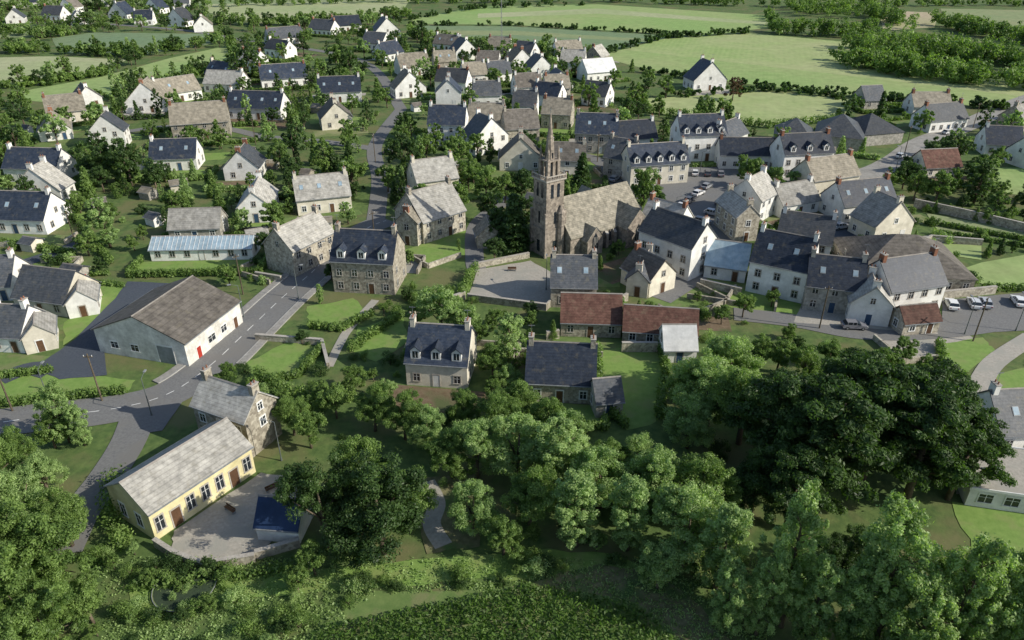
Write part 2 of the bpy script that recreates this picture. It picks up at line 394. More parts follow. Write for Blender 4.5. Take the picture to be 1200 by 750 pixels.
    if 'nw' not in o:
        wn=MB(); fr='granite' if wall in('w_white','w_cream','w_stone','w_grey') and R()<.7 else 'trim'
        st=max(1,int((h+.6)//2.8)); dr=random.choice(['door_blue','door_brown','door_brown','trim','door_brown'])
        for side,LL in (('f',L),('b',L),('l',D),('r',D)):
            isg=(side in 'lr')!=gb
            n=max(1,int(LL/2.9))
            if isg: n=max(1,n-1)
            if far and side in 'bl': continue
            di=n//2 if side in 'fb' else -1
            for s in range(st):
                for i in range(n):
                    if isg and R()<.25: continue
                    p=LL*(i+.5)/n+U(-.12,.12); z=.95+s*2.75
                    if z+1.35>h: continue
                    if s==0 and i==di: window(wn,side,p,.05,1.0,2.15,L,D,dr,fr)
                    else: window(wn,side,p,z,.95 if not far else 1.1,1.3,L,D,'win',fr)
            if isg and rh>2.6 and R()<.8: window(wn,side,LL/2,h+.1,.8,1.1,L,D,'win',fr)
        if wn.v: wn.obj('windows_and_doors',e)
    if h>3.2 and L>10 and not hip and R()<.35 and 'nw' not in o:
        x0=U(1,L*.4);x1=x0+U(3,5); ex=MB()
        ex.prism([(x0,D+.003,-.2),(x0,D+3,-.2),(x0,D+3,2.1),(x0,D+.003,2.9)],[(x1,D+.003,-.2),(x1,D+3,-.2),(x1,D+3,2.1),(x1,D+.003,2.9)],wall)
        ex.prism([(x0-.15,D+.004,2.93),(x0-.15,D+3.3,2.08),(x0-.15,D+3.3,2.22),(x0-.15,D+.004,3.07)],[(x1+.15,D+.004,2.93),(x1+.15,D+3.3,2.08),(x1+.15,D+3.3,2.22),(x1+.15,D+.004,3.07)],roof)
        ex.obj('lean_to',e)
    return e
HS=[
(296,537,331,508,9.5,6.2,'stone','light','g c2'),
(303,633,352,637,4.8,2.4,'white','blue','nc nw','garden_shed'),
(20,364,80,372,9,3.0,'cream','slate','nc'),(82,374,117,368,7,3.0,'white','light','g nc'),
(-28,354,18,352,9,3.2,'white','slate',''),(-10,412,30,414,8,3.2,'white','slate','c2'),(32,416,69,408,7,3,'cream','light','g nc'),
(477,451,548,456,9,4.4,'cream','navy','d3 c2'),
(616,470,696,474,9,3.6,'stone','navy','c2'),(698,490,729,487,5,2.8,'grey','slate','nc'),
(777,425,815,425,6,2.6,'white','white','nc','white_shed'),
(657,394,727,396,7.5,3.0,'stone','red','nc'),(729,403,815,409,6.5,2.8,'stone','red','nc','outbuilding'),
(392,342,463,346,9.5,6.8,'stone','navy','d3 c2'),
(314,315,347,325,12,5.8,'stone','light','g c2'),
(645,360,698,361,9,4.4,'stone','slate','c2 v2'),
(733,346,758,350,11,3.6,'cream','slate','g'),(760,349,790,338,8,3.6,'cream','brown','g'),
(746,306,806,330,8.5,7.2,'white','slate','c2'),(748,284,790,296,7.5,6.0,'white','light','c2'),
(824,325,872,332,8,3,'white','glass','nc','conservatory'),
(873,341,940,356,10,6.6,'white','navy','c2 v2'),(905,306,968,316,9,5.6,'white','slate','c2'),
(940,363,1006,371,9,5.2,'grey','navy','c2 v2'),(992,378,1040,384,7,4.2,'white','light','g'),
(1036,374,1100,364,9,5.6,'white','navy','c2'),(1056,394,1098,390,4.5,2.6,'stone','red','nc','outbuilding'),
(860,284,886,282,11,6.0,'stone','light','g c2'),(888,262,908,250,9,5.6,'white','light','c2'),(915,256,958,248,8,3.2,'white','light',''),
(950,234,1003,226,9,5,'cream','tan','c2'),(985,262,1046,255,9,4.4,'white','navy','v3 c2'),
(1022,286,1066,279,8,4.2,'cream','light','g c2'),
(915,209,972,206,9,6.8,'white','navy','d3 c2'),(842,198,914,199,8,4.2,'white','navy','c2'),
(795,190,848,188,10,7.8,'white','navy','d4 c2'),(850,190,873,180,8,6.6,'white','slate','c2'),
(738,219,805,214,9,5.8,'cream','navy','d5 c2'),(706,206,738,211,9,5.6,'grey','slate','c2 v2'),
(673,179,722,181,10,6.2,'grey','navy','c2 v2'),(724,182,769,179,9,4.8,'white','navy','c2'),
(1088,156,1131,152,9,4,'white','slate',''),(1152,182,1195,184,9,3.6,'white','navy',''),(1205,200,1245,196,9,4,'white','navy',''),
(1082,209,1124,207,8,3,'cream','red','nc'),
(1165,532,1240,528,9,3.2,'white','slate','v2'),
(497,286,546,270,11,5.2,'stone','light','c2'),(466,286,490,289,9,5.6,'stone','tan','g c2'),
(490,236,538,229,9,5,'cream','light','c2'),(560,292,588,290,5,3,'stone','tan','g nc','outbuilding'),
(350,253,413,246,9,4,'cream','light','v3 c2'),(282,262,320,260,12,4,'white','light','g'),
(200,283,260,281,7,3,'grey','light','nc'),
(-30,272,56,275,10,3.6,'white','navy','v3 c2'),(8,213,70,215,9,4,'white','navy','c2'),(20,238,74,238,7,3.4,'white','light','g'),
(178,201,232,199,9,3.6,'white','navy','v2'),(264,212,305,211,9,3.6,'white','slate','g c2'),
(204,166,271,161,11,5.4,'stone','tan','c2'),(267,139,330,141,10,4,'white','navy','v4 c2'),
(148,133,198,131,10,3.6,'white','tan','g'),(58,146,104,141,10,3.8,'cream','tan','c2'),(92,128,122,124,9,3.4,'white','brown','g'),
(190,123,238,115,10,3.6,'white','tan','v2'),(240,108,282,110,9,3.6,'white','light',''),(308,105,362,101,10,4,'white','navy','v2 c2'),
(374,121,424,119,10,4,'white','navy','v3 c2'),(378,153,414,150,10,3.8,'cream','brown','g'),
(318,54,358,50,10,3.6,'white','slate','c2'),(392,38,424,36,10,3.6,'white','navy',''),(362,41,388,43,10,3.6,'white','slate',''),
(440,46,470,44,10,3.6,'white','slate','g'),(470,90,505,87,10,4,'white','tan',''),(424,58,448,60,10,3.6,'white','slate',''),
(452,73,474,69,10,3.6,'white','navy',''),(464,116,500,113,9,3.8,'white','tan','g'),(510,108,546,110,9,4.5,'white','slate','c2'),
(502,168,545,169,10,6.2,'white','navy','c2'),(548,160,590,161,10,5,'grey','tan','c2'),(593,170,632,168,10,5,'stone','brown','c2'),
(634,150,668,152,9,5,'stone','tan','c2'),(600,140,628,141,9,5,'white','slate','c2'),
(535,72,560,70,10,4.5,'white','slate','g'),(575,98,600,96,9,4,'white','slate','c2'),(600,84,624,82,9,4.5,'white','tan','g'),(622,92,648,90,9,4,'white','slate','g'),
(545,100,572,98,9,4,'white','tan','c2'),(688,97,722,94,10,4,'white','white','nc'),(812,107,850,105,10,4.2,'white','navy','g c2'),
(556,126,588,125,9,4.4,'white','slate','c2'),(640,118,668,117,9,4.6,'cream','tan','c2'),(606,116,636,114,9,4.4,'white','brown','c2'),
(1012,128,1036,127,9,3.2,'grey','slate','nc'),
]
for u,v,dv in ((8,29,-1),(50,24,.6),(84,31,-1.4),(128,23,.8),(158,30,-.5),(196,31,1.2),(228,38,-1)): HS.append((u,v,u+22,v+dv,10,3.8,'white',random.choice(['slate','navy','tan']),'g' if u%4==0 else ''))
for u,v,dv in ((-25,14,.5),(28,9,-.6),(70,15,.5),(118,10,-.5),(170,16,.8),(205,10,-.5)): HS.append((u,v,u+18,v+dv,10,3.8,'white',random.choice(['slate','navy','brown']),'g' if u%4==2 else ''))
for hh in HS: house(*hh)
sc=house(183,634,300,553,8.3,4.4,'yellow','light','nc nw','school_building',.62)
A=G(183,634);B=G(300,553);L=math.dist(A,B)
wn=MB()
for i in range(7):
    p=L*(i+.5)/7
    if i in(1,5): window(wn,'f',p,.05,1.2,2.6,L,8.3,'door_brown','granite')
    else: window(wn,'f',p,1.1,1.0,2.0,L,8.3,'win','granite')
window(wn,'l',2.5,1.1,1.1,1.9,L,8.3); window(wn,'l',5.8,1.1,1.1,1.9,L,8.3)
wn.obj('windows_and_doors',sc)
wh=house(222,430,285,378,17.5,4.4,'dirty','brown','nc nw','warehouse',.42)
A=G(222,430);B=G(285,378);L=math.dist(A,B); wn=MB()
window(wn,'f',3,.05,1.0,2.1,L,17.5,'door_red','trim');window(wn,'f',6.6,1.2,1.8,1.2,L,17.5,'win','trim');window(wn,'f',10,1.2,1.4,1.2,L,17.5,'win','trim');window(wn,'f',L-2,.05,1.0,2.1,L,17.5,'door_brown','trim')
window(wn,'l',4,.05,3,3.2,L,17.5,'zinc','trim');window(wn,'l',10,1.4,1.4,1.2,L,17.5);window(wn,'l',14,1.4,1.4,1.2,L,17.5)
wn.obj('windows_and_doors',wh)
gh=house(178,306,297,304,6,2.6,'white','glass','nc','greenhouse',.55)
b=MB(); A=G(178,306);B=G(297,304);L=math.dist(A,B)
for i in range(24):
    x=L*i/23
    for s in (0,1):
        y0,y1=(-.35,3) if s==0 else (6.35,3); z0=2.6-.35*.55+.24; z1=2.6+3*.55+.24
        b.prism([(x-.04,y0,z0),(x+.04,y0,z0),(x+.04,y0,z0+.06),(x-.04,y0,z0+.06)],[(x-.04,y1,z1),(x+.04,y1,z1),(x+.04,y1,z1+.06),(x-.04,y1,z1+.06)],'trim')
b.obj('glazing_bars',gh)
house(1000,338,1138,345,18,3.2,'stone','brown','nc hip','barn',.55)
house(905,176,950,180,16,3.6,'grey','slate','nc hip nw','market_hall',.6)
house(952,172,1008,178,17,3.8,'grey','slate','nc hip nw','market_hall',.6)
house(1010,172,1056,168,15,3.6,'grey','slate','nc hip nw','market_hall',.6)
fb=MB(); A=G(1130,592);B=G(1290,615); dx,dy=B[0]-A[0],B[1]-A[1];L=math.hypot(dx,dy)
e=empty('flat_roofed_building',(*A,0),math.atan2(dy,dx)); fb.box(0,0,-.2,L,9,2.9,'w_white'); fb.obj('walls',e)
fb=MB(); fb.box(-.3,-.3,2.903,L+.3,9.3,3.1,'gravel'); fb.box(-.32,-.45,2.95,L+.32,-.303,3.3,'trim'); fb.box(-.32,9.303,2.95,L+.32,9.45,3.3,'trim'); fb.box(3,3,3.1,4.2,4.2,3.6,'zinc'); fb.box(9,5,3.1,10,6,3.5,'r_glass'); fb.obj('roof',e)
fb=MB(); [window(fb,'f',2+3*i,.9,1.6,1.3,L,9) for i in range(6)]; fb.obj('windows',e)
RECTS.append((A[0],A[1],dx/L,dy/L,L,9,3))
# ---------------- church ----------------
A=G(668,301);B=G(752,276); dx,dy=B[0]-A[0],B[1]-A[1];L=math.hypot(dx,dy);rz=math.atan2(dy,dx)
RECTS.append((A[0]-math.cos(rz)*8,A[1]-math.sin(rz)*8,math.cos(rz),math.sin(rz),L+12,14,8)); 
ch=empty('church',(*A,0),rz)
D=13;hw=4.4;rh=D/2*1.0
w=MB(); pr=[(0,-.3),(D,-.3),(D,hw),(D/2,hw+rh),(0,hw)]
w.prism([(0,b,z) for b,z in pr],[(L,b,z) for b,z in pr],'w_church')
def gable_wing(mb,rf,x0,x1,y0,y1,h0,p):
    W=x1-x0; r_=W/2*p; pr=[(x0,-.3),(x1,-.3),(x1,h0),((x0+x1)/2,h0+r_),(x0,h0)]
    mb.prism([(x,y0,z) for x,z in pr],[(x,y1,z) for x,z in pr],'w_church')
    for s in (-1,1):
        xm=(x0+x1)/2; xe=xm+s*(W/2+.3); ze=h0-.3*p+.02; zr=h0+r_+.02
        q=[(xe,ze),(xm,zr),(xm,zr+.22),(xe,ze+.22)]
        rf.prism([(x,y0-.02,z) for x,z in q],[(x,y1,z) for x,z in q],'r_church')
rf=MB()
for s in (0,1):
    f=(lambda b:b) if s==0 else (lambda b:D-b)
    q=[(-.4,hw-.38),(D/2,hw+rh+.02),(D/2,hw+rh+.27),(-.4,hw-.13)]
    rf.prism([(-.2,f(b),z) for b,z in q],[(L+.2,f(b),z) for b,z in q],'r_church')
gable_wing(w,rf,L*.62,L*.62+6.5,-3.5,D/2,4.6,1.1)
gable_wing(w,rf,L*.14,L*.14+4.2,-2.2,D/2,3.5,1.2)
gable_wing(w,rf,L*.62,L*.62+6.5,D/2+.01,D+3.5,4.6,1.1)
n=6; ap=[(L,D/2-4)]+[(L+4.2*math.sin(math.pi*i/n),D/2-4*math.cos(math.pi*i/n)) for i in range(1,n)]+[(L,D/2+4)]
w.prism([(x,y,-.3) for x,y in ap],[(x,y,4.5) for x,y in ap],'w_church')
for i in range(len(ap)-1): rf.poly([(ap[i][0]+.2,ap[i][1],4.52),(ap[i+1][0]+.2,ap[i+1][1],4.52),(L,D/2,8.8)],'r_church')
w.obj('nave_walls',ch); rf.obj('nave_roof',ch)
dt=MB()
for x in [L*.40,L*.52,L-1.6]:
    pts=[(x-.5,1.2),(x+.5,1.2),(x+.5,3.0),(x,3.8),(x-.5,3.0)]
    dt.prism([(a,-.004,z) for a,z in pts],[(a,-.04,z) for a,z in pts],'glass')
for x,y in ((L*.62+3.25,-3.5),(L*.14+2.1,-2.2)):
    pts=[(x-.8,1.4),(x+.8,1.4),(x+.8,3.8),(x,5.2),(x-.8,3.8)]
    dt.prism([(a,y-.004,z) for a,z in pts],[(a,y-.04,z) for a,z in pts],'glass')
    for k in (-.4,0,.4): dt.box(x+k-.05,y-.08,1.4,x+k+.05,y-.042,4.2,'granite')
for x in [L*.36,L*.46,L*.57,L-.4]:
    dt.box(x-.35,-1.0,-.3,x+.35,-.003,3.3,'w_church')
    dt.prism([(x-.35,-1.0,3.3),(x+.35,-1.0,3.3),(x+.35,-.003,3.3),(x-.35,-.003,3.3)],[(x-.35,-.1,4.1),(x+.35,-.1,4.1),(x+.35,-.003,4.1),(x-.35,-.003,4.1)],'granite')
dt.obj('windows_and_buttresses',ch)
tw=MB(); c0=(0,0)
def tb(hf,z0,z1,mt='w_church',hf2=None):
    hf2=hf2 or hf; x,y=c0
    tw.prism([(x-hf,y-hf,z0),(x+hf,y-hf,z0),(x+hf,y+hf,z0),(x-hf,y+hf,z0)],[(x-hf2,y-hf2,z1),(x+hf2,y-hf2,z1),(x+hf2,y+hf2,z1),(x-hf2,y+hf2,z1)],mt)
tb(2.95,-.3,7,'w_church'); tb(3.03,7,7.2,'w_church'); tb(2.8,7.2,13,'w_church'); tb(2.88,13,13.2,'w_church'); tb(2.7,13.2,19.2,'w_church'); tb(3.1,19.2,19.6,'granite')
x,y=c0; BZ=19.6
for sx in (-1,1):
    for sy in (-1,1): tw.box(x+sx*2.95-.15,y+sy*2.95-.15,BZ,x+sx*2.95+.15,y+sy*2.95+.15,BZ+1.3,'w_church')
for i in range(11):
    k=-2.6+.52*i
    for s in (-3,3):
        tw.box(x+k-.07,y+s-.07,BZ,x+k+.07,y+s+.07,BZ+.8,'w_church'); tw.box(x+s-.07,y+k-.07,BZ,x+s+.07,y+k+.07,BZ+.8,'w_church')
for s in (-3,3):
    tw.box(x-2.8,y+s-.1,BZ+.8,x+2.8,y+s+.1,BZ+1,'granite'); tw.box(x+s-.1,y-2.8,BZ+.8,x+s+.1,y+2.8,BZ+1,'granite')
bz0,bz1=BZ,BZ+4.0
for sx in (-1,1):
    for sy in (-1,1):
        tw.box(x+sx*1.5-.4,y+sy*1.5-.4,bz0,x+sx*1.5+.4,y+sy*1.5+.4,bz1,'w_church')
    tw.box(x+sx*1.55-.2,y-.18,bz0,x+sx*1.55+.2,y+.18,bz1,'w_church'); tw.box(x-.18,y+sx*1.55-.2,bz0,x+.18,y+sx*1.55+.2,bz1,'w_church')
tb(1.95,bz1,bz1+.35,'w_church'); tb(.8,bz0,bz1-.003,'glass')
def octa(cx,cy,r0,z0,r1,z1,mt,n=8):
    tw.prism([(cx+r0*math.cos(2*math.pi*(i+.5)/n),cy+r0*math.sin(2*math.pi*(i+.5)/n),z0) for i in range(n)],[(cx+r1*math.cos(2*math.pi*(i+.5)/n),cy+r1*math.sin(2*math.pi*(i+.5)/n),z1) for i in range(n)],mt)
sz=bz1+.35
octa(x,y,1.4,sz,.75,sz+5,'w_church'); octa(x,y,.86,sz+5,.86,sz+5.2,'w_church'); octa(x,y,.74,sz+5.2,.12,sz+10.6,'w_church')
for sx in (-1,1):
    for sy in (-1,1):
        cx,cy=x+sx*1.55,y+sy*1.55
        octa(cx,cy,.30,sz,.28,sz+1.5,'w_church',6); octa(cx,cy,.36,sz+1.5,.04,sz+3.2,'w_church',6)
for s in (-1,1):
    for ax in (0,1):
        gx,gy=(x+s*1.23,y) if ax==0 else (x,y+s*1.23)
        tw.box(gx-.12,gy-.12,sz+.3,gx+.12,gy+.12,sz+1.6,'glass')
tw.box(x-.05,y-.05,sz+10.6,x+.05,y+.05,sz+12,'lamp_metal'); tw.box(x-.4,y-.04,sz+11.3,x+.4,y+.04,sz+11.4,'lamp_metal')
for z0,z1,wd,o_ in ((8.4,11.4,.3,2.8),(15.0,18.4,.42,2.7),(1,4,.6,2.95)):
    for s in (-1,1):
        for kk in ((0,) if o_!=2.7 else (-.95,.95)):
            a0=y+s*(o_+.004);a1=y+s*(o_+.05); tw.box(x+kk-wd,min(a0,a1),z0,x+kk+wd,max(a0,a1),z1,'glass')
            a0=x+s*(o_+.004);a1=x+s*(o_+.05); tw.box(min(a0,a1),y+kk-wd,z0,max(a0,a1),y+kk+wd,z1,'glass')
for sx in (-1,1):
    for sy in (-1,1): tw.box(x+sx*2.95-.35,y+sy*2.95-.35,-.3,x+sx*2.95+.35,y+sy*2.95+.35,11.5,'w_church')
octa(x+1.6,y-3.2,1.0,-.3,.95,11,'w_church'); octa(x+1.6,y-3.2,1.05,11,.05,13.2,'w_church')
t_o=tw.obj('tower_and_spire',ch,(-2.4,5.0,0)); t_o.scale=(.84,.84,.87)
def infill(u0,v0,u1,v1,n):
    c=0;tr=0
    while c<n and tr<400:
        tr+=1; A=G(U(u0,u1),U(v0,v1)); ang=random.choice([0,.25,-.2,.5,-.5])+U(-.1,.1); L=U(9,15); D=U(7.5,9.5)
        B=(A[0]+L*math.cos(ang),A[1]+L*math.sin(ang)); s,co=math.sin(ang),math.cos(ang)
        if any(blocked(A[0]+a*co-b*s,A[1]+a*s+b*co,2.2,3) for a in (0,L/2,L) for b in (0,D)): continue
        house_w(A,B,D,random.choice([3.4,4,5.2]),random.choice(['white','white','white','cream','stone']),random.choice(['slate','navy','navy','tan','light','brown']),random.choice(['g','v2','','c2'])); c+=1
infill(500,55,690,130,12); infill(180,60,430,100,3); infill(20,150,170,200,2); infill(545,175,700,215,3); infill(1060,120,1240,180,3)
ns=0;tr=0
while ns<24 and tr<1500:
    tr+=1; x,y=G(U(20,1180),U(110,330)); ang=U(-.6,.6); L_=U(2.6,5);D_=U(2.4,3.6)
    if blocked(x,y,2.5,3) or blocked(x+L_,y+D_,2.5,2): continue
    house_w((x,y),(x+L_*math.cos(ang),y+L_*math.sin(ang)),D_,2.0,random.choice(['white','stone','grey','cream']),random.choice(['slate','light','tan','brown','slate']),'nc nw','garden_shed',.5); ns+=1
# ---------------- vegetation ----------------
def nrm(a): return a/np.maximum(np.linalg.norm(a,axis=1,keepdims=True),1e-9)
def cloud(C,Rr,cnt,size,flat=.8,asp=1.0,shell=.5,out=.9,tone=None):
    C=np.asarray(C,float);Rr=np.asarray(Rr,float); n=len(C)
    idx=np.repeat(np.arange(n),cnt); m_=len(idx)
    d=nrm(rng.normal(size=(m_,3))); rr=Rr[idx]*(shell+(1-shell)*rng.random(m_)**.6)*(1+.18*rng.normal(size=m_))
    P=C[idx]+d*rr[:,None]*np.array([1,1,flat])
    nn=nrm(d*out+np.array([0,0,.35])+rng.normal(size=(m_,3))*.55)
    t=nrm(np.cross(nn,rng.normal(size=(m_,3)))); b_=np.cross(nn,t)
    s=size*(.6+.8*rng.random(m_))[:,None]
    V=np.stack([P-t*s*asp,P-b_*s*.55,P+t*s*asp,P+b_*s*.55],1).reshape(-1,3)
    tc=rng.random(n) if tone is None else tone
    T=np.clip(tc[idx]*.7+rng.random(m_)*.45-.05,0,1)
    return V,T
def leafmesh(name,V,T,lm,trunk=None):
    me=bpy.data.meshes.new(name); nq=len(T)
    tv=np.array(trunk.v,float).reshape(-1,3) if trunk else np.zeros((0,3)); tf=trunk.f if trunk else []
    allv=np.vstack([V,tv]); loops=list(range(4*nq)); ls=list(range(0,4*nq,4)); lt=[4]*nq; k=4*nq
    for f in tf:
        ls.append(k); lt.append(len(f)); k+=len(f); loops+= [i+4*nq for i in f]
    me.vertices.add(len(allv)); me.vertices.foreach_set('co',allv.ravel().astype(np.float32))
    me.loops.add(len(loops)); me.loops.foreach_set('vertex_index',loops)
    me.polygons.add(len(ls)); me.polygons.foreach_set('loop_start',ls); me.polygons.foreach_set('loop_total',lt)
    me.materials.append(M[lm]); me.materials.append(M['bark'])
    me.polygons.foreach_set('material_index',[0]*nq+[1]*len(tf)); me.update(calc_edges=True)
    at=me.attributes.new('tone','FLOAT','FACE'); at.data.foreach_set('value',np.concatenate([T,np.full(len(tf),.5)]).astype(np.float32))
    return me
def tree_mesh(kind,lm,det):
    tb_=MB(); C=[];Rr=[]
    if kind=='broad' or kind=='wide':
        R0=3.5 if kind=='broad' else 4.4; lobes=[]
        for i in range(12):
            a=2.4*i+U(-.5,.5); zz=U(3.2,8.4); k=math.sqrt(max(.05,1-((zz-5.4)/4.4)**2)); q_=U(.5,.8); lobes.append((R0*q_*k*math.cos(a),R0*q_*k*math.sin(a),zz,U(.9,1.9)))
        lobes.append((U(-.5,.5),U(-.5,.5),8.4,1.3)); lobes.append((0,0,5.5,2.2))
        K={1:4,2:7,3:10,4:13}[det]
        for lx,ly,lz,lr in lobes:
            for j in range(K):
                d=nrm(rng.normal(size=(1,3)))[0]; C.append((lx+d[0]*lr*.9,ly+d[1]*lr*.9,max(1.5,lz+d[2]*lr*.8))); Rr.append(U(.3,.85))
        tb_.cyl((0,0,-.3),(0.1,.05,3),.32,.24,'bark',7); tb_.cyl((.1,.05,3),(0,0,7),.24,.07,'bark',6)
        for lx,ly,lz,lr in lobes[:8]: tb_.cyl((0,0,U(2.2,4)),(lx,ly,lz),.13,.04,'bark',5)
        flat=.8;asp=1
    elif kind=='tall':
        lobes=[]
        for i in range(26):
            zz=1.4+8.3*i/25; k=math.sin(math.pi*min(1,(zz-.1)/10.4))**.8; a=2.4*i; rr=U(.4,1.8)*k; lobes.append((rr*math.cos(a),rr*math.sin(a),zz,.25+.45*k))
        K={1:3,2:4,3:6,4:8}[det]
        for lx,ly,lz,lr in lobes:
            for j in range(K):
                d=nrm(rng.normal(size=(1,3)))[0]; C.append((lx+d[0]*lr,ly+d[1]*lr,lz+d[2]*lr*1.5)); Rr.append(U(.14,.42))
        tb_.cyl((0,0,-.3),(0,0,4),.2,.14,'bark',7); tb_.cyl((0,0,4),(0,0,9.3),.14,.03,'bark',6)
        for lx,ly,lz,lr in lobes: tb_.cyl((0,0,lz-.8),(lx,ly,lz),.06,.02,'bark',5)
        flat=1.4;asp=1
    elif kind=='pine':
        tb_.cyl((0,0,-.3),(.2,0,6),.35,.2,'bark',7); tb_.cyl((.2,0,6),(0,0,9.3),.2,.06,'bark',6)
        for i in range(22):
            a=2.4*i; zz=3.2+6.3*(i/21)**.9; rr=3.9*math.sqrt(max(.02,1-((zz-4)/6.3)**2))*U(.6,1.1)
            x1,y1=rr*math.cos(a),rr*math.sin(a); tb_.cyl((.1,0,zz-.9),(x1*.9,y1*.9,zz),.09,.03,'bark',5)
            for j in range({1:4,2:7,3:9,4:9}[det]):
                t=U(.3,1.08); C.append((x1*t+U(-.7,.7),y1*t+U(-.7,.7),zz+U(-.2,.35))); Rr.append(U(.35,.8))
        flat=.5;asp=1.3
    elif kind=='cone':
        tb_.cyl((0,0,-.3),(0,0,9.6),.22,.03,'bark',6)
        nn_=60 if det>1 else 34
        for i in range(nn_):
            zz=.8+9*i/nn_; rr=(2.3*(1-zz/10.3))*U(.6,1); a=2.4*i; C.append((rr*math.cos(a),rr*math.sin(a),zz)); Rr.append(.35+.6*(1-zz/10))
            tb_.cyl((0,0,zz+.1),(C[-1][0],C[-1][1],zz),.04,.01,'bark',4)
        flat=.7;asp=1.2
    elif kind=='shrub':
        for i in range(16 if det>1 else 10):
            a=2.4*i; rr=U(0,2.2); C.append((rr*math.cos(a),rr*math.sin(a),U(.8,3.4)-rr*.3)); Rr.append(U(.6,1.2))
        for i in range(5): tb_.cyl((0,0,-.2),(U(-1,1),U(-1,1),2),.1,.03,'bark',4)
        flat=.9;asp=1
    per={4:190,3:130,2:75,1:24}[det]; size={4:.11,3:.15,2:.24,1:.40}[det]
    if kind=='tall': size*=.8; per=int(per*.7)
    V,T=cloud(C,Rr,per,size,flat,asp)
    return leafmesh(kind+'_tree_mesh',V,T,lm,tb_)
TM={}
def TMg(kind,lm,det,i):
    k=(kind,lm,det,i)
    if k not in TM: TM[k]=tree_mesh(kind,lm,det)
    return TM[k]
TN={'broad':'broadleaf_tree','wide':'spreading_tree','tall':'poplar_tree','pine':'pine_tree','cone':'conifer_tree','shrub':'garden_shrub'}
def tree_at(x,y,h,kind='broad',lm='leaf',det=None,wd=1.0):
    if det is None: det=4 if (y<95 and h>6) else 3 if y<125 else (2 if y<215 else 1)
    o=bpy.data.objects.new(TN[kind],TMg(kind,lm,det,random.randrange(3))); COL.objects.link(o)
    s=h/10.0 if kind!='shrub' else h/4.0
    o.location=(x,y,0); o.rotation_euler=(U(-.06,.06),U(-.06,.06),U(0,6.28)); o.scale=(s*wd*U(.88,1.12),s*wd*U(.88,1.12),s)
    return o
def T(u,v,h,kind='broad',lm='leaf',wd=1.0):
    x,y=G(u,v); tree_at(x,y,h,kind,lm,None,wd)
